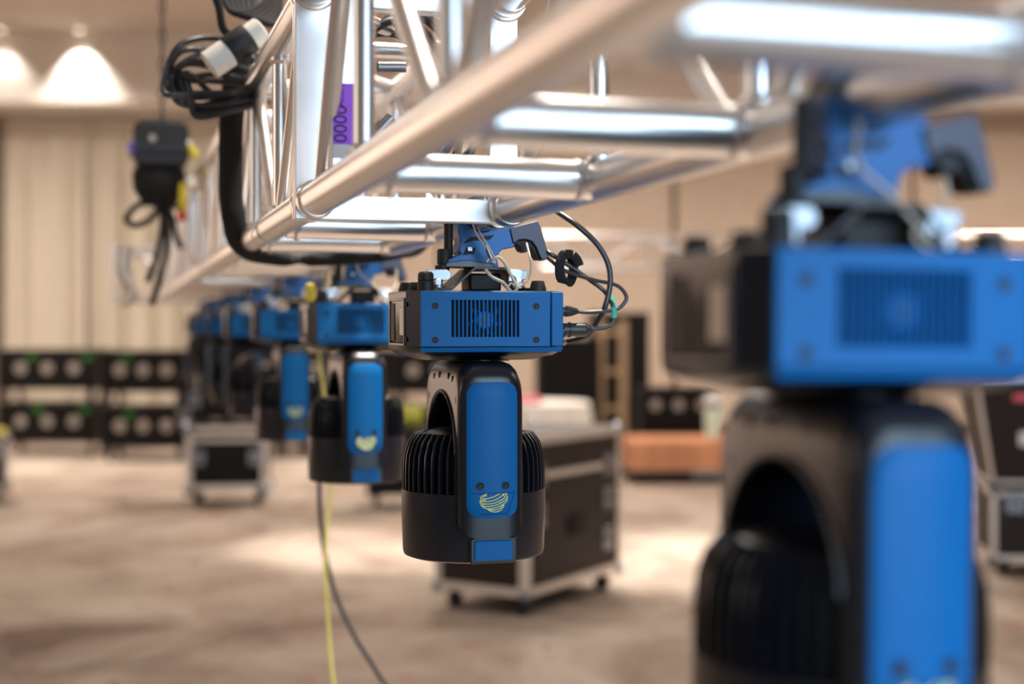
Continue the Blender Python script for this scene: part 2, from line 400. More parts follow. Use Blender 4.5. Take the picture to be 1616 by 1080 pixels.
# ---------------------------------------------------------------- moving head light
YO = .115                                   # half depth from the front face to the hanging point
def make_head():
    t = empty('moving_head_light', (0, 0, 0))
    hx, hy = .1275, .105
    def ring(ins, z):
        a, c = hx - ins, hy - ins; ch = .024; cy = .030
        return [(-a + ch, -c, z), (a - ch, -c, z), (a, -c + cy, z), (a, c - cy, z), (a - ch, c, z), (-a + ch, c, z), (-a, c - cy, z), (-a, -c + cy, z)]
    bm = nb(); loft(bm, [ring(.0015, 0), ring(0, -.0015), ring(0, -.091), ring(.004, -.098), ring(.014, -.105)])
    base = finish(bm, 'base', BLK, t, bevel=.002)
    bm = nb(); loft(bm, [ring(.015, -.104), ring(.040, -.112)]); lathe(bm, [(.055, -.108), (.055, -.1145)], (.004, 0, 0), 32); finish(bm, 'underside_pan', BLK, base, bevel=.001)
    # front panel with cooling slots
    n = 17; x0, x1 = -.056, .053; p = (x1 - x0) / n
    xs = [-.1035]; holes = set()
    for k in range(n):
        xs += [x0 + k * p, x0 + k * p + p * .60]; holes.add((2 * k + 1, 1))
    xs += [.1005]; zs = [-.0895, -.074, -.0155, -.0015]
    bm = nb(); holeplate(bm, xs, zs, holes, -.1125, -.1045)
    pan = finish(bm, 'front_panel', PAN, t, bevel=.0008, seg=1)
    bm = nb(); box(bm, ((x0 + x1) / 2, -.1052, -.0445), (x1 - x0 + .004, .001, .062)); finish(bm, 'vent_mesh', BLKM, pan)  # black plate standing in for the dark cavity behind the slots
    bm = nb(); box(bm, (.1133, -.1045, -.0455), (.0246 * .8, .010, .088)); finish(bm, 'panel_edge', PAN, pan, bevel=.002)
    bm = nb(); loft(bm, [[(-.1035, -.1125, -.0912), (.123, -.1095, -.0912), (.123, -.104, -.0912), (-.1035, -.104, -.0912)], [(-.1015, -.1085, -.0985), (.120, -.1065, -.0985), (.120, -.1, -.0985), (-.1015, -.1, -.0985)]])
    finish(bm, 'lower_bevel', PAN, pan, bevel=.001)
    bm = nb(); lathe(bm, [(.013, -.1095), (.015, -.1075), (.015, -.1055)], (-.003, 0, -.047), 24, 'y')
    for k in range(7):
        a0 = 2 * PI * k / 7 + .3
        pts = [(-.003 + r * math.cos(a0 + tw), -.1075, -.047 + r * math.sin(a0 + tw)) for r, tw in ((.014, 0), (.020, .12), (.027, .3))]
        q = [(-.003 + r * math.cos(a0 + tw), -.1062, -.047 + r * math.sin(a0 + tw)) for r, tw in ((.014, .35), (.020, .42), (.027, .55))]
        loft(bm, [pts, q], cap=False, closed=False)
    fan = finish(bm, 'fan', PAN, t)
    bm = nb(); lathe(bm, [(.0005, -.1100), (.006, -.1098)], (-.003, 0, -.047), 12, 'y'); finish(bm, 'fan_hub', STEEL, fan)
    for sx in (-.0815, .078):
        for sz in (-.025, -.079):
            bm = nb(); lathe(bm, [(.0052, -.1128), (.0052, -.1132), (.0035, -.1130), (.0033, -.1126)], (sx, 0, sz), 20, 'y')
            s = finish(bm, 'screw', BLKM, pan)
            bm = nb(); lathe(bm, [(.0012, -.1135), (.0018, -.1129)], (sx, 0, sz), 6, 'y'); finish(bm, 'screw_socket', STEEL, s)
    # display side
    bm = nb()
    box(bm, (-.1285, -.008, -.0135), (.003, .122, .004)); box(bm, (-.1285, -.008, -.0865), (.003, .122, .004)); box(bm, (-.1285, .052, -.05), (.003, .004, .074)); box(bm, (-.1285, -.068, -.05), (.003, .004, .074))
    d = finish(bm, 'display_panel', BLK, t, bevel=.0007, seg=1)
    bm = nb(); box(bm, (-.1280, .033, -.05), (.0012, .034, .062)); finish(bm, 'control_slot', BLKM, d)
    bm = nb(); box(bm, (-.1284, -.046, -.05), (.0016, .028, .043)); finish(bm, 'display', LCD, d)
    bm = nb()
    for k in range(7):
        z = -.0305 - .0068 * k
        box(bm, (-.1282, -.064, z), (.0018, .007, .0030)); box(bm, (-.1282, .060, z), (.0018, .007, .0030))
    finish(bm, 'side_vent', BLKM, d)
    for z in (-.022, -.078):
        bm = nb(); lathe(bm, [(.004, 0), (.004, -.0012)], (-.1275, -.0755, z), 14, 'x'); finish(bm, 'screw', BLKM, base)
    # right side sockets
    bm = nb(); lathe(bm, [(.0135, 0), (.0135, .006), (.011, .008)], (.127, -.045, -.034), 20, 'x'); lathe(bm, [(.016, 0), (.016, .008), (.013, .010)], (.127, -.045, -.066), 20, 'x'); finish(bm, 'socket_plate', BLK, t)
    # feet
    for x, y, h_ in ((-.098, .070, .017), (.092, .070, .017), (.088, -.070, .0175), (-.104, -.040, .014)):
        bm = nb(); lathe(bm, [(.0135, -.001), (.0135, .004), (.0105, h_ - .002), (.0095, h_)], (x, y, 0), 20); finish(bm, 'foot', RUB, t)
    bm = nb(); lathe(bm, [(.013, 0), (.013, .014), (.0115, .0155), (.0125, .017), (.012, .027), (.009, .030)], (-.097, -.080, 0), 24); finish(bm, 'locking_knob', RUB, t)
    # omega bracket
    bm = nb()
    path = [(-.082, .002), (-.056, .002), (-.018, .036), (.034, .036), (.068, .002), (.094, .002)]
    up = [(x, z + .004) for x, z in path]
    for i in range(len(path) - 1):
        a, c, d2, e = path[i], path[i + 1], up[i + 1], up[i]
        prism(bm, [a, c, d2, e], -.052, .052)
    br = finish(bm, 'omega_bracket', STEEL, t)
    bm = nb(); box(bm, (.008, .01, .016), (.055, .06, .030)); finish(bm, 'bracket_core', BLKM, br, bevel=.004)
    for x, sg in ((-.072, 1), (.064, -1)):
        bm = nb(); lathe(bm, [(.0125, .0055), (.0125, .008), (.0105, .0085), (.0105, .0105)], (x, -.048, 0), 24)
        lathe(bm, [(.0085, .0105), (.0085, .019), (.006, .021)], (x, -.048, 0), 6)
        w = finish(bm, 'camlock_bolt', CHR, t)
        bm = nb()
        if sg > 0: prism(bm, rrect(x - .0215, x + .0225, .0175, .0350, .0085), -.050, -.0465)
        else:
            R = [(x - .018, .016), (x + .012, .020), (x + .017, .035), (x - .014, .037)]
            prism(bm, R, -.050, -.046)
        finish(bm, 'wing', CHR, w, bevel=.001)
    # clamp
    zc = ZB - .059; r0, r1 = .0264, .036
    arc = lambda r, a0, a1, n_: [(r * math.cos(math.radians(a0 + (a1 - a0) * k / n_)), zc + r * math.sin(math.radians(a0 + (a1 - a0) * k / n_))) for k in range(n_ + 1)]
    bm = nb()
    body = [(-.064, .0405), (.028, .0405), (.025, .054), (.029, .066), (.036, .071), (.054, .074), (.060, .098), (.042, zc + .002)] + arc(r0, 0, -180, 14) + [(-.038, zc + .002), (-.042, .098), (-.036, .085), (-.040, .067), (-.036, .062), (-.062, .051)]
    prism(bm, body, -.030, .022)
    cl = finish(bm, 'clamp', CLB, t, bevel=.0012)
    bm = nb(); prism(bm, [(-.064, .0400), (.020, .0400), (.020, .0465), (-.030, .052), (-.062, .047)], -.034, .026); finish(bm, 'clamp_foot', BLK, cl, bevel=.001)
    bm = nb(); prism(bm, [(-.034, .078), (-.016, .084), (.012, .086), (.020, .094), (.004, .092), (-.020, .090)], -.0315, -.0295)
    prism(bm, [(-.034, .060), (-.014, .062), (-.012, .072), (-.026, .074)], -.0315, -.0295)
    finish(bm, 'clamp_recess', BLKM, cl)
    bm = nb(); box(bm, (-.0225, -.033, .070), (.009, .006, .008)); finish(bm, 'clamp_pin', CHR, cl, bevel=.001)
    bm = nb(); prism(bm, arc(r0, 0, 180, 14) + arc(r1, 180, 0, 14), -.024, .016); finish(bm, 'upper_jaw', BLK, cl, bevel=.001)
    bm = nb(); lathe(bm, [(.0075, .052), (.0075, .124)], (-.055, -.018, 0), 16); lathe(bm, [(.0105, .044), (.0115, .048), (.0115, .066), (.010, .070)], (-.063, -.020, 0), 20); lathe(bm, [(.012, .034), (.012, .043)], (-.066, -.020, 0), 20)
    finish(bm, 'eye_bolt', RUB, cl)
    bm = nb()
    lev = [(px_ + .010, pz_) for px_, pz_ in [(.036, .1045), (.052, .110), (.084, .119), (.089, .110), (.1035, .062), (.0985, .053), (.091, .0545), (.0865, .062), (.082, .074), (.0745, .084), (.064, .0875), (.052, .0865), (.042, .080)]]
    prism(bm, lev, -.034, .004); lv = finish(bm, 'clamp_lever', LEV, t, bevel=.0015)
    bm = nb(); prism(bm, [(a_ + .010, c_) for a_, c_ in [(.046, .082), (.052, .086), (.064, .087), (.0745, .084), (.082, .074), (.0865, .062), (.091, .0545), (.0885, .0535), (.083, .060), (.078, .070), (.074, .074), (.066, .066), (.058, .069), (.054, .077)]], -.027, .004)
    finish(bm, 'lever_grip', BLKM, lv, bevel=.001)
    # yoke
    YH = .128; XO = -.0095; Wd = .053
    def outer(ez, ey, n=9):
        pts = []; zt = -.1135 - ez; zb = -.394 + ez * .9; yh = YH - ey; r = .034
        pts.append((-yh, zb)); pts.append((-yh, -.30)); pts.append((-yh, -.20))
        for k in range(n + 1):
            a = PI - PI / 2 * k / n; pts.append((-yh + .0 + r + r * math.cos(a), zt - r + r * math.sin(a)))
        for k in range(n + 1):
            a = PI / 2 - PI / 2 * k / n; pts.append((yh - r + r * math.cos(a), zt - r + r * math.sin(a)))
        pts += [(yh, -.20), (yh, -.30), (yh, zb)]
        return pts
    def inner(n_, ez, grow=0):
        ih = .098 + grow; pts = []; zb = -.394 + ez * .9; top = -.168 + grow * .6
        pts += [(-ih, zb), (-ih, -.32), (-ih, -.27)]
        m_ = n_ - 6
        for k in range(m_):
            a = PI - PI * k / (m_ - 1); pts.append((ih * math.cos(a), -.262 + (top + .262) * math.sin(a)))
        pts += [(ih, -.27), (ih, -.32), (ih, zb)]
        return pts
    bm = nb(); secs = []
    NS = 13
    for k in range(NS):
        u = -1 + 2 * k / (NS - 1); u = math.sin(u * PI / 2); x = u * Wd
        e = max(0, abs(x) - (Wd - .030)) / .030
        q = 1 - math.sqrt(max(0, 1 - e * e))
        o_ = outer(.034 * q, .012 * q); i_ = inner(len(o_), .034 * q, .002 * q)
        secs.append(([Vector((XO + x, y, z)) for y, z in o_], [Vector((XO + x, y, z)) for y, z in i_]))
    VO = [[bm.verts.new(p_) for p_ in s[0]] for s in secs]; VI = [[bm.verts.new(p_) for p_ in s[1]] for s in secs]
    m_ = len(VO[0])
    for a, c in zip(range(NS - 1), range(1, NS)):
        for i in range(m_ - 1):
            bm.faces.new((VO[a][i], VO[a][i + 1], VO[c][i + 1], VO[c][i])); bm.faces.new((VI[a][i], VI[c][i], VI[c][i + 1], VI[a][i + 1]))
        for i in (0, m_ - 1): bm.faces.new((VO[a][i], VO[c][i], VI[c][i], VI[a][i]))
    for a in (0, NS - 1):
        for i in range(m_ - 1): bm.faces.new((VO[a][i], VO[a][i + 1], VI[a][i + 1], VI[a][i]))
    yk = finish(bm, 'yoke', BLK, t, ang=50)
    bm = nb(); lathe(bm, [(.030, -.1075), (.030, -.116)], (XO, 0, 0), 32); lathe(bm, [(.034, -.1100), (.034, -.1125)], (XO, 0, 0), 32); finish(bm, 'pan_bearing', CHR, t)
    bm = nb()
    for y, z in ((-.075, -.142), (-.045, -.138), (-.1, -.175), (.02, -.138), (.06, -.142), (.095, -.175)): box(bm, (XO - Wd + .0012, y, z), (.003, .004, .010))
    finish(bm, 'yoke_slot', BLKM, yk)
    bm = nb()
    tube(bm, [(XO - Wd - .0005, .102 * math.cos(a), -.262 + .098 * math.sin(a)) for a in [PI * k / 20 for k in range(21)]], .003, 8)
    finish(bm, 'arch_rim', BLK, yk)
    # arm cover
    for sgn in (-1, 1):
        bm = nb(); y_o = sgn * (YH + .0022); y_i = sgn * (YH - .006)
        rr = rrect(XO - .0415, XO + .0415, -.3605, -.146, .020)
        NX = 18; zlo, zhi, rc, hw = -.3605, -.146, .020, .0415
        def colz(u):
            ax = abs(u) * hw; d_ = max(0, ax - (hw - rc)); c_ = rc - math.sqrt(max(0, rc * rc - d_ * d_))
            return zlo + c_, zhi - c_
        us = [math.sin(PI / 2 * (-1 + 2 * k / NX)) for k in range(NX + 1)]; rings = []
        for u_ in us:
            a_, b_ = colz(u_ * .9999); bul = .0062 * (1 - u_ * u_) - .0016 * max(0, abs(u_) - .93) / .07
            yfz = [a_, a_ + .0018] + [a_ + (b_ - a_) * q / 8 for q in range(1, 8)] + [b_ - .0018, b_]
            yy_ = [sgn * (YH + .0004 + bul - (.0012 if q in (0, len(yfz) - 1) else 0)) for q in range(len(yfz))]
            rings.append([(XO + u_ * hw, y_, z_) for y_, z_ in zip(yy_, yfz)] + [(XO + u_ * hw, y_i, b_), (XO + u_ * hw, y_i, a_)])
        loft(bm, rings)
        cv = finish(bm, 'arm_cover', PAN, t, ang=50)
        surf = lambda x_, e_=0: sgn * (YH + .0006 + .0062 * (1 - ((x_ - XO) / hw) ** 2) + e_)
        
        for sx in (-.0205, .0205):
            yf = surf(XO + sx, .0008); bm = nb(); lathe(bm, [(.0062, yf - sgn * .003), (.0062, yf + sgn * .0004), (.0042, yf + sgn * .0002), (.0040, yf + sgn * .0001)], (XO + sx, 0, -.3095), 20, 'y'); s = finish(bm, 'screw', BLKM, cv)
            bm = nb(); lathe(bm, [(.0014, yf + sgn * .0006), (.0022, yf - sgn * .0002)], (XO + sx, 0, -.3095), 6, 'y'); finish(bm, 'screw_socket', STEEL, s)
        bm = nb()
        gx = [(-.036, -.321), (.0365, -.321), (.023, -.3540), (-.020, -.3540)]
        for a, c in zip(gx, gx[1:]): tube(bm, [(XO + a[0] + (c[0] - a[0]) * q / 8, surf(XO + a[0] + (c[0] - a[0]) * q / 8, -.0002), a[1] + (c[1] - a[1]) * q / 8) for q in range(9)], .0005, 6)
        finish(bm, 'badge_groove', BLKM, cv)
        bm = nb()
        strands = [[(200, 315), (135, 350), (185, 365), (260, 350), (335, 318)], [(150, 368), (130, 385), (185, 393), (270, 383), (345, 348), (382, 318)],
                   [(150, 390), (130, 405), (190, 418), (280, 410), (360, 376), (402, 345), (410, 316)], [(150, 418), (142, 430), (200, 443), (290, 433), (370, 398), (412, 368), (418, 345)],
                   [(150, 440), (200, 464), (290, 458), (370, 425), (408, 395), (415, 372)], [(200, 464), (240, 490), (295, 500), (345, 482), (385, 430)], [(220, 474), (280, 480), (330, 468), (375, 432)],
                   [(360, 320), (385, 345)], [(160, 345), (200, 330)], [(150, 385), (190, 375)], [(160, 425), (195, 412)], [(385, 330), (400, 318)]]
        for st in strands:
            pp = [(XO + sgn * -1 * ((cx / 6.35 + 735 - 777) / 1000.), 0, (517 - (cy / 6.35 + 730)) / 1000. - .059) for cx, cy in st]
            tube(bm, [(p_.x, surf(p_.x), p_.z) for p_ in smooth_path(pp, 4)], .00085, 6)
        finish(bm, 'logo', YLG, cv)
    # head
    bm = nb(); lathe(bm, [(.095, -.4345), (.108, -.436), (.1145, -.4335), (.1165, -.428), (.1190, -.36), (.1185, -.326), (.100, -.324)], seg=72); hd = finish(bm, 'head', BLK, t, ang=40)
    bm = nb(); lathe(bm, [(.100, -.33), (.100, -.262), (.086, -.242), (.07, -.240), (.03, -.240)], seg=48); finish(bm, 'heat_sink_core', BLKM, t)
    bm = nb(); NF = 52
    prof = [(.1180, -.3255), (.1183, -.295), (.1165, -.268), (.110, -.247), (.099, -.233), (.084, -.2330), (.082, -.250), (.098, -.262), (.098, -.3255)]
    for k in range(NF):
        a = 2 * PI * k / NF; ca, sa = math.cos(a), math.sin(a); th = .0014
        A = [bm.verts.new((r * ca - th * sa, r * sa + th * ca, z)) for r, z in prof]; B = [bm.verts.new((r * ca + th * sa, r * sa - th * ca, z)) for r, z in prof]
        bm.faces.new(A); bm.faces.new(B)
        for i in range(len(prof)): bm.faces.new((A[i], A[(i + 1) % len(prof)], B[(i + 1) % len(prof)], B[i]))
    finish(bm, 'cooling_fins', BLK, t)
    bm = nb(); lathe(bm, [(.086, -.240), (.086, -.236), (.074, -.231), (.060, -.226), (.02, -.224)], seg=40); finish(bm, 'head_cap', BLK, t)
    bm = nb(); lathe(bm, [(.093, -.431), (.06, -.441), (.02, -.444)], seg=48); finish(bm, 'lens', LENS, t)
    bm = nb(); prism(bm, rrect(-.036, .042, -.4345, -.392, .006), -.1205, -.106); finish(bm, 'latch_frame', BLK, hd, bevel=.003)
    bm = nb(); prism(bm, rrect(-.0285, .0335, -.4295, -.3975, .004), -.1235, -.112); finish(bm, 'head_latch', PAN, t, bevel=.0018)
    def shiftx(o, sx, tx):
        if o.type == 'MESH': o.data.transform(Matrix.Translation((tx, 0, 0)) @ Matrix.Diagonal((sx, 1, 1, 1)))
        for c_ in o.children: shiftx(c_, sx, tx)
    for c_ in list(t.children):
        n_ = c_.name.split('.')[0]
        if n_ in ('base', 'display_panel', 'socket_plate', 'foot', 'locking_knob'): shiftx(c_, 1.027, -.007)
        elif n_ in ('front_panel', 'fan'): shiftx(c_, 1.044, -.0135)
        elif n_ in ('head', 'heat_sink_core', 'cooling_fins', 'head_cap', 'lens', 'head_latch'): shiftx(c_, 1.01, -.008)
        elif n_ == 'camlock_bolt': shiftx(c_, 1, -.008)
        elif n_ == 'clamp': pass
    return t
bpy.context.view_layer.update()
proto = make_head()
labels = ['large blurred moving head light closest to the camera at the right, vivid blue cover',
          'sharply focused black and blue moving head light hanging in the centre with cables plugged in',
          'moving head light just behind the sharp one, slightly blurred with yellow logo',
          'fourth moving head light from the camera, partly hidden, yellow cable hanging beside it',
          'fifth moving head light from the camera, dark and blurred above the small grey case',
          'sixth moving head light from the camera, very dark in the receding row',
          'seventh moving head light from the camera, small and dark in the receding row',
          'last and farthest moving head light of the row, left of all the others']
ys = [.942, 2.19, 3.375, 4.70, 5.95, 7.1, 8.32, 9.15]
for i, y in enumerate(ys):
    o = proto if i == 0 else copy_tree(proto)
    o.location = TW(XR, y + YO, .059)
    o.rotation_euler = (0, (.012 if i == 0 else 0), TH + (0, 0, .01, -.015, .02, -.02, .01, 0)[i])
    if i >= 4:
        for c_ in o.children:
            if c_.name.split('.')[0] in ('yoke', 'arm_cover', 'head', 'heat_sink_core', 'cooling_fins', 'head_cap', 'lens', 'head_latch'): c_.rotation_euler = (0, 0, (0, 0, 0, 0, 1.25, 1.5, .9, 1.4)[i])
    tag(o, labels[i], 'stage light', 'moving head lights hung in a row under the truss')

def cable(name, label, cat, pts, r, m, seg=10, sub=8, group=None, flat=1, rz=None, parent=None):
    W_ = [TW(*p) for p in pts]; c = W_[0].copy()
    bm = nb(); tube(bm, [p - c for p in smooth_path(W_, sub)], r, seg, flat=flat, rz=rz)
    o = finish(bm, name, m); o.location = c
    if parent is None: tag(o, label, cat, group)
    return o
def sub(parent, bm, name, m, **k):          # part of an object placed in world coordinates without rotation
    bmesh.ops.translate(bm, verts=bm.verts, vec=-parent.location); return finish(bm, name, m, parent, **k)
# cables of the sharp fixture
yf = 2.19 + .07
P = lambda px, py, y=yf: TL(px, py, y)
def plug(px0, px1, py, y, prof, m, parent, name):
    a, c = TW(*P(px0, py, y)), TW(*P(px1, py, y)); d = (c - a); n = d.normalized(); u = Vector((0, 0, 1)); w = n.cross(u)
    bm = nb(); rings = []
    for f, r in prof: rings.append([a + d * f + u * r * math.cos(2 * PI * k / 24) + w * r * math.sin(2 * PI * k / 24) for k in range(24)])
    loft(bm, rings); return sub(parent, bm, name, m)
dc = cable('data_cable', 'thin grey data cable looping from the upper plug of the sharp light', 'cable',
      [P(908, 492), P(925, 493), P(942, 492), P(970, 489), P(984, 480), P(988, 467), P(974, 451), P(942, 443), P(909, 434), P(885, 424), P(866, 408, yf + .02), P(850, 392, yf + .05), P(838, 372, yf + .07)], .0033, CAB)
plug(884, 912, 491.5, yf, [(0, .0085), (.25, .0085), (.3, .0095), (.6, .0085), (.95, .0050), (1, .004)], CAB, dc, 'plug')
pc = cable('power_cable', 'power cable with green tape feeding the lower plug of the sharp light', 'cable',
      [P(926, 519), P(940, 519), P(955, 517), P(966, 511), P(969, 498), P(966, 480), P(954, 460, yf + .012), P(932, 443, yf + .014), P(917, 432, yf + .012), P(887, 412, yf + .01), P(866, 399, yf + .01), P(850, 385, yf + .05), P(836, 366, yf + .07)], .0038, CAB)
plug(884, 932, 520.5, yf, [(0, .0115), (.25, .0115), (.27, .0130), (.33, .0130), (.35, .0115), (.75, .0120), (.85, .0115), (.93, .0080), (1, .006)], CAB, pc, 'plug')
bm = nb(); tube(bm, smooth_path([TW(*P(969, 502)), TW(*P(968.5, 485)), TW(*P(963, 468, yf + .006))], 4), .0055, 10, flat=.8); sub(pc, bm, 'green_tape', GRN)
bm = nb(); lathe(bm, [(.003, 0), (.006, -.006), (.003, -.010)], TW(*P(889, 536)), 12); sub(pc, bm, 'plug_tab', CHR)
cable('feed_cable', 'thicker grey cable arching down from the truss at right of the sharp light', 'cable',
      [P(800, 268, yf + .1), P(840, 305, yf + .08), P(878, 333, yf + .03), P(911, 356), P(942, 385), P(959, 415), P(963, 447), P(955, 484), P(943, 507, yf + .014), P(925, 530, yf + .03), P(890, 540, yf + .06)], .0048, CAB)
# velcro tie round the pair
vt = [P(897 + 11 * math.sin(a) * 1.0 - 3, 424 - 24 * math.cos(a), yf + .006 + .010 * math.sin(a)) for a in [2 * PI * k / 20 for k in range(20)]]
c0 = TW(*P(895, 424)); bm = nb()
pts = [TW(*p) - c0 for p in vt]
nrm = (TW(*P(930, 436)) - TW(*P(870, 408))).normalized()
tube(bm, pts, .0085, 10, closed=True, flat=.22, rz=nrm)
tube(bm, smooth_path([TW(*P(892, 401)) - c0, TW(*P(903, 402)) - c0, TW(*P(911, 410)) - c0, TW(*P(915, 420)) - c0], 5), .0075, 10, flat=.25, rz=nrm)
o = finish(bm, 'cable_tie', FAB); o.location = c0; tag(o, 'black hook and loop cable tie around the two cables right of the clamp lever', 'cable tie')
# safety rope of the sharp fixture
ysf = 2.19 + .045
Q = lambda px, py, y=ysf: TL(px, py, y)
c0 = TW(*Q(780, 410)); bm = nb()
for pl in ([Q(744, 340, ysf + .04), Q(750, 365), Q(762, 385), Q(776, 408)], [Q(748, 340, ysf + .04), Q(757, 366), Q(770, 388), Q(781, 408)],
           [Q(766, 425), Q(776, 437), Q(795, 447), Q(803, 457), Q(810, 461), Q(816, 455), Q(812, 445), Q(803, 428), Q(795, 413), Q(786, 406), Q(782, 409)],
           [Q(768, 414), Q(773, 408), Q(779, 409), Q(781, 415), Q(776, 412)], [Q(803, 452), Q(806, 447), Q(812, 451)],
           [Q(831, 384, ysf + .03), Q(836, 405), Q(838, 425), Q(834, 440), Q(825, 449), Q(814, 454)]):
    th_ = .0028 if pl[0][2] < .14 and len(pl) > 6 else .0018
    tube(bm, [TW(*p) - c0 for p in smooth_path(pl, 6)], th_, 8)
o = finish(bm, 'safety_rope', BEI); o.location = c0; tag(o, 'beige looped safety rope on the clamp of the sharp light', 'safety cable')
bm = nb(); lathe(bm, [(.0035, -.012), (.0038, 0), (.0035, .012)], (0, 0, 0), 12); f = finish(bm, 'ferrule', CHR, o); f.location = TW(*Q(771, 398)) - c0; f.rotation_euler = (0, -.4, 0)
# rope of the near and third fixture
for i, (y, lab) in enumerate(((.94, 'safety rope on the clamp of the large near light'), (3.30, 'safety rope on the clamp of the light behind the sharp one'))):
    X = XR; c0 = TW(X, y, .1); bm = nb()
    pl = [(X - .03, y + .05, .16), (X - .02, y + .07, .13), (X + .01, y + .07, .105), (X + .05, y + .07, .065), (X + .045, y + .065, .060), (X + .03, y + .07, .075), (X + .07, y + .09, .10), (X + .075, y + .10, .14)]
    tube(bm, [TW(*p) - c0 for p in smooth_path(pl, 6)], .002, 8); o = finish(bm, 'safety_rope', BEI); o.location = c0; tag(o, 'thin beige ' + lab, 'safety cable')
# yellow tag and cable at the third / fourth fixture
c0 = TW(*TL(490, 462, 3.36)); bm = nb(); lathe(bm, [(.006, -.022), (.011, -.018), (.011, .018), (.006, .022)], (0, 0, 0), 16); o = finish(bm, 'tape_roll', YEL); o.location = c0; tag(o, 'small yellow plastic tag beside the clamp of the light behind the sharp one', 'tag')
cable('hanging_cable', 'yellow cable dropping from the truss down to the carpet in the middle', 'cable',
      [(XR - .012, 3.93, .165), TL(500, 520, 3.9), TL(503, 560, 3.9), TL(509, 605, 3.9), TL(520, 700, 3.9), TL(521, 775, 3.9), TL(514, 850, 3.88), TL(514, 920, 3.86), TL(519, 1000, 3.84), TL(527, 1080, 3.8), TL(550, 1190, 3.75), (.66, 3.7, -1.43), (.9, 3.5, -1.444)], .0045, mat('olive_yellow_jacket', (.46, .42, .10), .55), sub=6)
cable('hanging_cable', 'black cable curving from the truss down to the carpet beside the yellow one', 'cable',
      [(XR + .012, 3.96, .165), TL(512, 560, 3.95), TL(505, 700, 3.95), TL(504, 775, 3.95), TL(507, 830, 3.95), TL(515, 885, 3.93), TL(532, 945, 3.9), TL(560, 1005, 3.86), TL(585, 1045, 3.83), TL(612, 1085, 3.8), TL(680, 1160, 3.75), (.95, 3.7, -1.42), (1.3, 3.6, -1.442)], .0068, CAB, sub=6)
# black cable sleeve slung round the left chord
sl = [TL(383, 60, 3.1), TL(372, 120, 3.1), TL(366, 180, 3.1), TL(364, 250, 3.1), TL(365, 310, 3.1), TL(370, 350, 3.1), TL(379, 382, 3.12), TL(398, 400, 3.14), TL(430, 408, 3.15), TL(490, 410, 3.15), TL(550, 407, 3.15), TL(610, 403, 3.15), TL(645, 398, 3.16), TL(668, 385, 3.17), TL(676, 366, 3.2)]
rad = []
spn = smooth_path([TW(*p) for p in sl], 6)
for i in range(len(spn)):
    f = i / (len(spn) - 1); rad.append(.026 if f < .42 else (.026 - (f - .42) * .06 if f < .6 else .0152 * (1 if f < .9 else (1 - (f - .9) * 5))))
c0 = spn[0]; bm = nb(); tube(bm, [p - c0 for p in spn], [max(.006, r) for r in rad], 14, flat=.62, rz=(C_, S_, .001))
o = finish(bm, 'cable_sleeve', FAB); o.location = c0; tag(o, 'wide black fabric cable sleeve hanging down and passing under the truss', 'cable sleeve')
# coiled cable with twist-lock connector on the upper chord
random.seed(4)
CP = TW(*TL(345, 110, 3.0)); e = empty('coiled_cable', CP, 0, 'black coiled cable with a white and black twist lock connector on the upper truss chord', 'cable coil')
bm = nb()
def loop(pts, r): tube(bm, [Vector(p) - CP for p in smooth_path([TW(*q) for q in pts], 8, True)], r, 10, closed=True)
for k in range(8):
    j = lambda s=8: random.uniform(-s, s); y = 3.0 + random.uniform(-.05, .05); f = k / 7
    loop([TL(268 + f * 35 + j(), 150 + j(), y), TL(262 + f * 30, 118 + j(5), y + .02), TL(285 + f * 20, 78 + f * 50 + j(), y), TL(340, 62 + f * 85 + j(), y + .03), TL(400, 75 + f * 80 + j(), y + .05), TL(415 + j(), 120 + f * 40, y), TL(370, 140 + f * 30 + j(), y - .03), TL(310, 152 + f * 25 + j(), y)], .0062)
finish(bm, 'cable', CAB, e)
bm = nb()
for k in range(6):
    pts = [TL(352 + k * 11, -30, 3.0 + k * .02), TL(356 + k * 9, 5 + 3 * k, 2.97), TL(375 + 9 * k, 22 + 3 * k, 2.93), TL(410 + 6 * k, 10 + 4 * k, 2.96), TL(440, -25, 3.0)]
    tube(bm, [Vector(p) - CP for p in smooth_path([TW(*q) for q in pts], 6)], .007, 10)
tube(bm, [Vector(p) - CP for p in smooth_path([TW(*q) for q in (TL(330, -30, 2.93), TL(345, 10, 2.93), TL(352, 45, 2.93), TL(368, 60, 2.95))], 6)], .008, 10)
finish(bm, 'cable_bundle', FAB, e)
a = TW(*TL(330, 104, 2.86)) - CP; c = TW(*TL(414, 46, 2.86)) - CP; d = c - a; n_ = d.normalized(); u = n_.orthogonal().normalized(); w = n_.cross(u)
def cyl(f0, f1, prof, name, m):
    bm = nb(); loft(bm, [[a + d * (f0 + (f1 - f0) * f) + (u * math.cos(2 * PI * k / 28) + w * math.sin(2 * PI * k / 28)) * r for k in range(28)] for f, r in prof]); return finish(bm, name, m, e)
cn = cyl(0, .36, [(0, .027), (.02, .029), (1, .029)], 'connector', WHT); cn['label'] = 'white connector shell'
cyl(.36, .76, [(0, .030), (.05, .0315), (.9, .0315), (1, .030)], 'connector_collar', RUB)
cyl(.76, 1.0, [(0, .027), (.9, .027), (1, .022)], 'connector_cap', WHT)
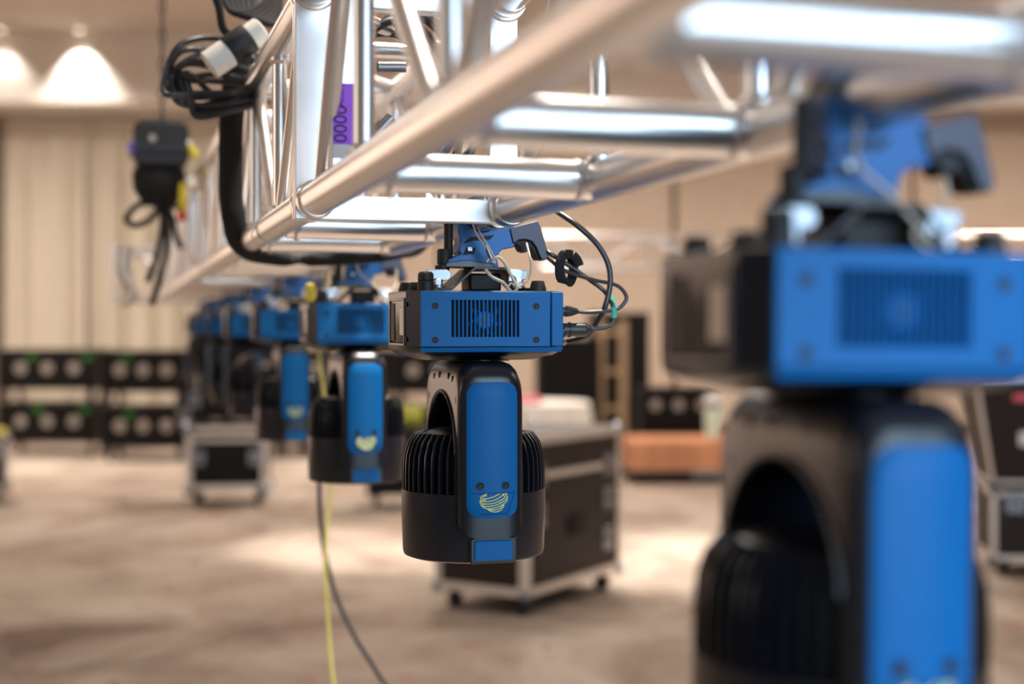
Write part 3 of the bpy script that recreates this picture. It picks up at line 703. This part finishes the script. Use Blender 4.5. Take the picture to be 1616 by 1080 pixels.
# coil inside the near truss
CI = TW(.43, 2.35, .40); e = empty('coiled_cable', CI, 0, 'black cable coil lying inside the truss behind the diagonal tubes', 'cable coil'); bm = nb()
for k in range(6):
    r = .10 + .008 * k; y = 2.36 + .018 * k
    loop_pts = [(.45 + .012 * k + r * .8 * math.cos(t), y + .04 * math.sin(t + k), .395 + r * 1.1 * math.sin(t)) for t in [2 * PI * q / 10 for q in range(10)]]
    tube(bm, [Vector(p) - CI for p in smooth_path([TW(*q) for q in loop_pts], 5, True)], .0075, 10, closed=True)
finish(bm, 'cable', CAB, e)
bm = nb(); tube(bm, [TW(*TL(588, 218, 2.3)) - CI, TW(*TL(618, 186, 2.3)) - CI], .010, 14); finish(bm, 'connector', CHR, e); bm = nb(); tube(bm, [TW(*TL(596, 106, 2.33)) - CI, TW(*TL(640, 106, 2.33)) - CI], .009, 14); finish(bm, 'connector', CHR, e)
# zip tie on the left chord
bm = nb(); yy = 2.74; c0 = TW(XL, yy, ZL)
tube(bm, [TW(XL + .0272 * math.cos(t), yy + .004 * math.sin(t), ZL + .0272 * math.sin(t)) - c0 for t in [2 * PI * q / 24 for q in range(24)]], .0014, 6, closed=True)
tube(bm, smooth_path([TW(XL - .026, yy, ZL + .004) - c0, TW(XL - .036, yy - .004, ZL - .016) - c0, TW(XL - .018, yy - .012, ZL - .040) - c0, TW(XL + .02, yy - .02, ZL - .030) - c0], 6), .0011, 6)
o = finish(bm, 'zip_tie', WHT); o.location = c0; tag(o, 'thin pale zip tie around the lower left truss chord', 'zip tie')

# ---------------------------------------------------------------- chain hoist on the left of the truss
HP = TL(256, 250, 5.0); hc = TW(*HP)
e = empty('chain_hoist', hc, TH, 'black electric chain hoist with yellow tag beside the distant truss', 'chain hoist')
bm = nb(); prism(bm, rrect(-.095, .085, -.035, .115, .03), -.10, .10); hb = finish(bm, 'housing', RUB, e, bevel=.008)
bm = nb(); prism(bm, rrect(-.10, .088, .018, .034, .006), -.105, .105); finish(bm, 'housing_band', STEEL, hb)
bm = nb(); lathe(bm, [(.085, -.04), (.09, -.06), (.085, -.11), (.06, -.15), (.03, -.165)], (-.01, 0, 0), 24); finish(bm, 'chain_bag', FAB, e)
bm = nb(); lathe(bm, [(.012, -.108), (.012, -.100)], (-.035, 0, .055), 14, 'y'); finish(bm, 'cover_bolt', DISH, e)
bm = nb(); lathe(bm, [(.018, -.10), (.018, .1)], (-.098, 0, .025), 14, 'y'); q = finish(bm, 'side_cap', mat('violet_cap', (.16, .10, .45), .4), e)
bm = nb(); tube(bm, [(.07, -.08, .06), (.085, -.09, .035)], .014, 12); finish(bm, 'hook_stub', CHR, e)
bm = nb(); tube(bm, [(.085, -.09, .035), (.108, -.1, -.005)], .015, 12); finish(bm, 'yellow_grip', YEL, e)
bm = nb(); tube(bm, smooth_path([(.07, -.07, -.09), (.065, -.07, -.13), (.07, -.07, -.18)], 5), .018, 12, flat=.5); finish(bm, 'yellow_tag', YEL, e)
bm = nb(); box(bm, (.062, -.07, -.20), (.03, .02, .035)); finish(bm, 'red_tag', RED, e, bevel=.004)
bm = nb()
L_ = 5.18 - hc.z
for k in range(int((L_ - .11) / .05)):
    z = .12 + .05 * k; s = k % 2
    pts = [((0 if s else .009 * math.cos(t)) + .0, (.009 * math.cos(t) if s else 0), z + .028 * math.sin(t)) for t in [2 * PI * i / 8 for i in range(8)]]
    tube(bm, pts, .0042, 5, closed=True)
finish(bm, 'chain', STEEL, e)
bm = nb()
random.seed(7)
for pl in ([(0, 0, -.14), (-.03, .02, -.20), (-.09, .03, -.23), (-.12, 0, -.21)], [(0, 0, -.14), (.0, -.02, -.24), (-.02, -.02, -.34), (-.05, 0, -.42)], [(.0, 0, -.14), (.03, -.03, -.2), (.045, -.03, -.27), (.065, -.03, -.31)], [(-.12, 0, -.21), (-.08, .02, -.16), (0, .02, -.15), (.06, .0, -.17)], [(0, 0, -.15), (.02, .01, -.28), (-.01, .02, -.42), (-.035, 0, -.50)]):
    tube(bm, smooth_path(pl, 6), .011, 8)
finish(bm, 'hoist_cable', RUB, e)
bm = nb(); tube(bm, smooth_path([(-.12, 0, -.3), (-.13, 0, -.38), (-.10, 0, -.46), (-.13, 0, -.50)], 5), .022, 10); finish(bm, 'shackle', EDGE, e)

# ---------------------------------------------------------------- cases
def road_case(name, label, w, d, h, wheel, loc, rz, pm=CASEK, group=None, lid=None, latches=(), dishes=(), handles=(), edge=.022, side_latches=(), corner=.03, em=EDGE, tape=(), top_taper=0, z0=0, side_handles=()):
    t = empty(name, (loc[0], loc[1], z0), rz, label, 'flight case', group)
    bm = nb(); k = 1 + top_taper
    zb = wheel; zt = wheel + h
    def rect(s, z): return [(-w / 2 * s, -d / 2 * s, z), (w / 2 * s, -d / 2 * s, z), (w / 2 * s, d / 2 * s, z), (-w / 2 * s, d / 2 * s, z)]
    loft(bm, [rect(1, zb), rect(k, zt)]); finish(bm, 'body', pm, t, bevel=.004)
    bm = nb(); e2 = edge / 2; o_ = .004
    B, T_ = rect(1, zb + e2), rect(k, zt - e2)
    for R_ in (B, T_):
        for i in range(4):
            a, c = Vector(R_[i]), Vector(R_[(i + 1) % 4]); m = (a + c) / 2; L = (c - a).length
            s = (L + 2 * o_, edge, edge) if abs(c.x - a.x) > abs(c.y - a.y) else (edge, L + 2 * o_, edge)
            off = Vector((0, (e2 - o_) * (1 if m.y < 0 else -1), 0)) if s[0] > s[1] else Vector(((e2 - o_) * (1 if m.x < 0 else -1), 0, 0))
            box(bm, m + off, s)
    for i in range(4):
        a, c = Vector(B[i]), Vector(T_[i]); sx, sy = (1 if a.x < 0 else -1), (1 if a.y < 0 else -1)
        of = Vector((sx * (e2 - o_), sy * (e2 - o_), 0)); q = e2
        loft(bm, [[a + of + Vector((dx * q, dy * q, -e2)) for dx, dy in ((-1, -1), (1, -1), (1, 1), (-1, 1))], [c + of + Vector((dx * q, dy * q, e2)) for dx, dy in ((-1, -1), (1, -1), (1, 1), (-1, 1))]])
    if lid:
        s = 1 + top_taper * (lid - zb) / h
        box(bm, (0, -d / 2 * s, lid), (w * s, .010, .034)); box(bm, (0, d / 2 * s, lid), (w * s, .010, .034)); box(bm, (-w / 2 * s, 0, lid), (.010, d * s, .034)); box(bm, (w / 2 * s, 0, lid), (.010, d * s, .034))
    finish(bm, 'edging', em, t, bevel=.002)
    for R_ in (rect(1, zb + .01), rect(k, zt - .01)):
        for p in R_:
            bm = nb(); lathe(bm, [(corner * .3, -corner * .9), (corner * .85, -corner * .5), (corner, 0), (corner * .85, corner * .5), (corner * .3, corner * .9)], Vector(p) * 1 + Vector((0.3 * corner * (1 if p[0] < 0 else -1), .3 * corner * (1 if p[1] < 0 else -1), 0)), 12); finish(bm, 'ball_corner', CHR if em is EDGE else em, t)
    if wheel > .03:
        for sx in (-1, 1):
            for sy in (-1, 1):
                x, y = sx * (w / 2 - .075), sy * (d / 2 - .075)
                bm = nb(); r = wheel * .42; lathe(bm, [(r * .9, -.016), (r, -.012), (r, .012), (r * .9, .016)], (x, y, r), 18, 'x'); cw = finish(bm, 'caster', RUB, t)
                bm = nb(); box(bm, (x, y, wheel - .006), (.09, .09, .012)); box(bm, (x - .022, y, wheel * .6), (.005, .04, wheel * .7)); box(bm, (x + .022, y, wheel * .6), (.005, .04, wheel * .7)); finish(bm, 'caster_fork', STEEL, cw)
    def plate(f, u, z, pw, ph, m, nm, proud=.007):
        s = 1 + top_taper * (z - zb) / h
        bm = nb()
        if f == 'f': box(bm, (u, -d / 2 * s - proud / 2, z), (pw, proud, ph))
        elif f == 'l': box(bm, (-w / 2 * s - proud / 2, u, z), (proud, pw, ph))
        else: box(bm, (w / 2 * s + proud / 2, u, z), (proud, pw, ph))
        return finish(bm, nm, m, t, bevel=.002)
    for f, u, z in latches:
        p = plate(f, u, z, .11, .12, CHR, 'latch')
        bm = nb(); s = (.012, .05, .02) if f != 'f' else (.05, .012, .02)
        c = {'f': (u, -d / 2 - .012, z), 'l': (-w / 2 - .012, u, z), 'r': (w / 2 + .012, u, z)}[f]
        box(bm, c, s); finish(bm, 'latch_key', STEEL, p, bevel=.002)
    for f, u, z in handles:
        p = plate(f, u, z, .17, .11, CASEK if pm is not CASEK else DISH, 'handle')
        bm = nb(); v = {'f': lambda a, q: (u + a, -d / 2 - q, z), 'l': lambda a, q: (-w / 2 - q, u + a, z), 'r': lambda a, q: (w / 2 + q, u + a, z)}[f]
        tube(bm, [v(-.055, .008), v(-.05, .018), v(.05, .018), v(.055, .008)], .007, 8); finish(bm, 'handle_grip', RUB, p)
    for u, z, r in dishes:
        bm = nb(); lathe(bm, [(r, -d / 2 - .006), (r * .93, -d / 2 - .010), (r * .75, -d / 2 - .004), (r * .2, -d / 2 - .003)], (u, 0, z), 24, 'y'); dd = finish(bm, 'latch_dish', DISH, t)
        bm = nb(); box(bm, (u, -d / 2 - .010, z), (r * .9, .008, r * .3)); finish(bm, 'latch_key', CHR, dd, bevel=.002)
    for u, z, tw_, th_, m in tape:
        plate('f', u, z, tw_, th_, m, 'tape_label', .002)
    return t
# big brown-black case standing behind the sharp light
aa = math.radians(58)
near = Vector((.07, 7.05)); u = Vector((math.cos(aa), math.sin(aa))); v = Vector((-math.sin(aa), math.cos(aa)))
ctr = near + u * .5 + v * .275
road_case('flight_case', 'big brown black flight case on casters right behind the sharp light', 1.0, .55, .80, .105, ctr, aa, CASEB, lid=.70, edge=.045,
          latches=(('f', -.38, .70), ('f', -.38, .50), ('f', .36, .70), ('f', .36, .52), ('f', .36, .30), ('l', .12, .70), ('l', -.12, .70)), handles=(('l', 0, .42), ('f', 0, .42)), corner=.035)
# small grey edged case at left with black case on it
road_case('flight_case', 'small flight case with wide pale metal bands standing on the carpet at left', .64, .55, .52, .13, ( *GD(362, 11.75),), .12, CASEK, lid=.545, edge=.05, latches=(('f', -.23, .40), ('f', .23, .40)), corner=.055)
x_, y_ = GD(346, 11.85)
road_case('flight_case', 'black case lying on top of the small pale banded case', .56, .5, .36, .012, (x_, y_), .08, CASEK, lid=.24, edge=.012, latches=(('f', -.17, .17), ('f', -.25, .04)), corner=.02, z0=.690, em=STEEL)
# case cut by the left edge
road_case('flight_case', 'dark flight case with grey edging cut off by the left edge of the picture', (.9), .6, .42, .12, (-4.66, 11.80), .34, CASEK, lid=.44, edge=.035, latches=(('f', .32, .42),), corner=.04)
c0 = Vector((-4.33, 11.86, .552)); bm = nb(); lathe(bm, [(.05, 0), (.11, 0), (.11, .05), (.05, .05)], seg=24); o = finish(bm, 'tape_roll', YEL); o.location = c0; tag(o, 'yellow tape roll on the dark case at the left edge', 'tape roll')
# stack at the right edge
sx, sy = GD(1668, 8.45)
road_case('flight_case', 'lower case of the stack at the right edge, pale edging, on casters', .84, .6, .40, .105, (sx, sy), -.16, CASEB, edge=.030, latches=(('f', -.29, .44),), corner=.025)
road_case('flight_case', 'upper flared case of the stack at the right edge with pink and white stickers', .84, .6, .62, .01, (sx, sy), -.16, CASEB, edge=.022, corner=.02, z0=.535, top_taper=.26, tape=((-.215, .52, .20, .055, PINK), (-.235, .30, .085, .13, PAP)))
# black cases, three dishes each, in stacks along the back
def stack(px, D, n, lab, w=1.10, rz=0, greens=(), z0=0, dx=0):
    x, y = GD(px, D)
    for k in range(n):
        tp = [(gu, .15 + .37, .09, .06, GTAPE) for gk, gu in greens if gk == k]
        road_case('road_case', ('%s case ' % ('lower', 'upper')[k] if n > 1 else 'single case ') + lab, w, .6, .45, .15, (x + dx * k, y), rz, CASEK, group='black road cases lined up in front of the back wall',
                  dishes=[(u, .15 + .24, .062) for u in ((-.30 * w / 1.1, .0, .30 * w / 1.1))], edge=.010, corner=.014, z0=z0 + .601 * k, em=STEEL, tape=tp)
stack(88, 16.3, 2, 'of the leftmost black stack below the curtains', greens=((1, -.18), (1, .45), (0, .42), (0, -.1)))
stack(237, 15.6, 2, 'of the second black stack from the left, below the curtain edge', w=.92, greens=((1, -.18), (0, -.15)))
stack(387, 15.9, 2, 'of the black stack behind the small pale banded case', w=.98)
stack(546, 16.2, 2, 'of the black stack behind the row of moving lights', w=1.1)
stack(695, 15.4, 2, 'of the black stack hidden behind the sharp light', w=1.0)
x_, y_ = GD(895, 14.2)
xb, yb = GD(975, 16.2)
road_case('wardrobe_case', 'tall plain black case standing behind the tan mast', .66, .5, 1.52, .10, (xb, yb), 0, CASEK, edge=.010, corner=.012, em=STEEL)
road_case('wardrobe_case', 'tall plain black case standing left of the tan mast', .60, .5, 1.24, .10, (x_, y_), .05, CASEK, edge=.010, corner=.012, em=STEEL)
x_, y_ = GD(1066, 14.75)
road_case('road_case', 'low flat black case beneath the case with round latches right of the tan mast', .82, .6, .26, .10, (x_, y_), 0, CASEK, edge=.010, corner=.012, em=STEEL)
road_case('road_case', 'black case with three round latches right of the tan mast', .76, .55, .46, .01, (x_, y_), 0, CASEK, dishes=((-.235, .30, .055), (0, .30, .055), (.235, .30, .055)), edge=.010, corner=.012, z0=.361, em=STEEL, group=None)
# tan lifting mast
x_, y_ = GD(966, 14.55)
e = empty('lift_mast', (x_, y_, 0), .05, 'tan two post lifting mast with cross bars in the background', 'mast')
for sx in (-.115, .115):
    bm = nb(); box(bm, (sx, 0, .78), (.075, .07, 1.48)); finish(bm, 'post', TAN, e, bevel=.006)
    bm = nb(); box(bm, (sx, 0, .02), (.09, .62, .04)); finish(bm, 'foot', TAN, e, bevel=.006)
for z in (.25, .62, 1.0, 1.4):
    bm = nb(); box(bm, (0, 0, z), (.20, .04, .05)); finish(bm, 'cross_bar', TAN, e, bevel=.004)
# wooden floor panels on a dolly
x_, y_ = GD(1075, 13.6)
e = empty('panel_dolly', (x_, y_, 0), 0, 'low black dolly under the stack of orange wooden panels', 'dolly')
bm = nb(); box(bm, (0, 0, .095), (1.12, .92, .05)); finish(bm, 'deck', BLK, e, bevel=.006)
bm = nb(); box(bm, (.2, -.464, .095), (.30, .008, .045)); finish(bm, 'name_plate', CHR, e)
for sx in (-.45, .45):
    for sy in (-.36, .36):
        bm = nb(); lathe(bm, [(.03, -.015), (.034, 0), (.03, .015)], (sx, sy, .034), 14, 'x'); finish(bm, 'wheel', RUB, e)
pn = ['bottom', 'second lowest', 'middle', 'second highest', 'top']
for k in range(5):
    bm = nb(); box(bm, (0, 0, .026), (1.06, .9, .052)); o = finish(bm, 'wooden_panel', WOOD, bevel=.004); o.location = (x_ + .006 * ((k * 7) % 3 - 1), y_, .1205 + .0535 * k)
    tag(o, '%s orange wooden dance floor panel of the stack on the low black dolly' % pn[k], 'wooden panel', 'wooden floor panels stacked on the dolly')
e = empty('plastic_jug', (GD(1126, 13.5)[0], 13.5, .389), 0, 'pale green plastic jug with a white top on the stack of wooden panels', 'jug')
bm = nb(); lathe(bm, [(.055, 0), (.075, .02), (.085, .16), (.085, .26), (.05, .30)], seg=24); finish(bm, 'jug_body', JUG, e)
bm = nb(); lathe(bm, [(.05, .298), (.06, .305), (.06, .34), (.05, .345)], seg=20); finish(bm, 'jug_neck', BLKM, e)
bm = nb(); lathe(bm, [(.07, .343), (.09, .35), (.085, .40), (.05, .42)], seg=24); finish(bm, 'jug_lid', PAP, e)
# round table with white cloth and pink runner
x_, y_ = GD(848, 12.6)
e = empty('round_table', (x_, y_, 0), 0, 'round banquet table under a white cloth beyond the big flight case', 'table')
bm = nb(); lathe(bm, [(.44, .735), (.45, .745), (.45, .765), (.44, .775)], seg=40); finish(bm, 'table_top', WOOD, e)
bm = nb(); lathe(bm, [(.035, .02), (.035, .735)], seg=16); lathe(bm, [(.25, .0), (.25, .015), (.05, .04)], seg=24); finish(bm, 'pedestal', STEEL, e)
bm = nb(); n = 64; rings = []
for r, z, am in ((.02, .792, 0), (.44, .792, 0), (.463, .785, 0), (.468, .76, .004), (.475, .66, .016), (.478, .60, .022)):
    rings.append([((r + am * math.sin(k * 2 * PI / n * 14)) * math.cos(2 * PI * k / n), (r + am * math.sin(k * 2 * PI / n * 14)) * math.sin(2 * PI * k / n), z) for k in range(n)])
loft(bm, rings, cap=False); o = finish(bm, 'tablecloth', CLOTH); o.location = (x_, y_, 0); tag(o, 'short white cloth draped over the round table', 'tablecloth')
bm = nb(); box(bm, (0, 0, .02), (.30, .34, .04)); o = finish(bm, 'folded_cloth', PINK, bevel=.01); o.location = (x_ - .12, y_ - .15, .795); tag(o, 'folded pink cloth lying on the white table', 'cloth')
# black bin with yellow bag behind, between the two focused heads
x_, y_ = GD(648, 11.5)
e = empty('duffel_bag', (x_, y_, 0), .2, 'yellow green duffel bag on the dark trunk seen between the two nearest small lights', 'bag'); e.location.z = .62
bm = nb(); lathe(bm, [(.02, -.10), (.08, -.095), (.10, -.05), (.10, .05), (.08, .095), (.02, .10)], (0, 0, .101), 24, 'x'); finish(bm, 'bag_body', mat('yellow_green_canvas', (.34, .34, .05), .8), e)
bm = nb(); tube(bm, smooth_path([(-.05, -.05, .17), (-.04, -.03, .23), (.04, -.03, .23), (.05, -.05, .17)], 5), .010, 8); finish(bm, 'bag_strap', RUB, e)
road_case('trunk', 'dark trunk on casters under the yellow green duffel bag', .7, .5, .50, .119, (x_, y_), .1, CASEK, edge=.012, corner=.014, em=STEEL)
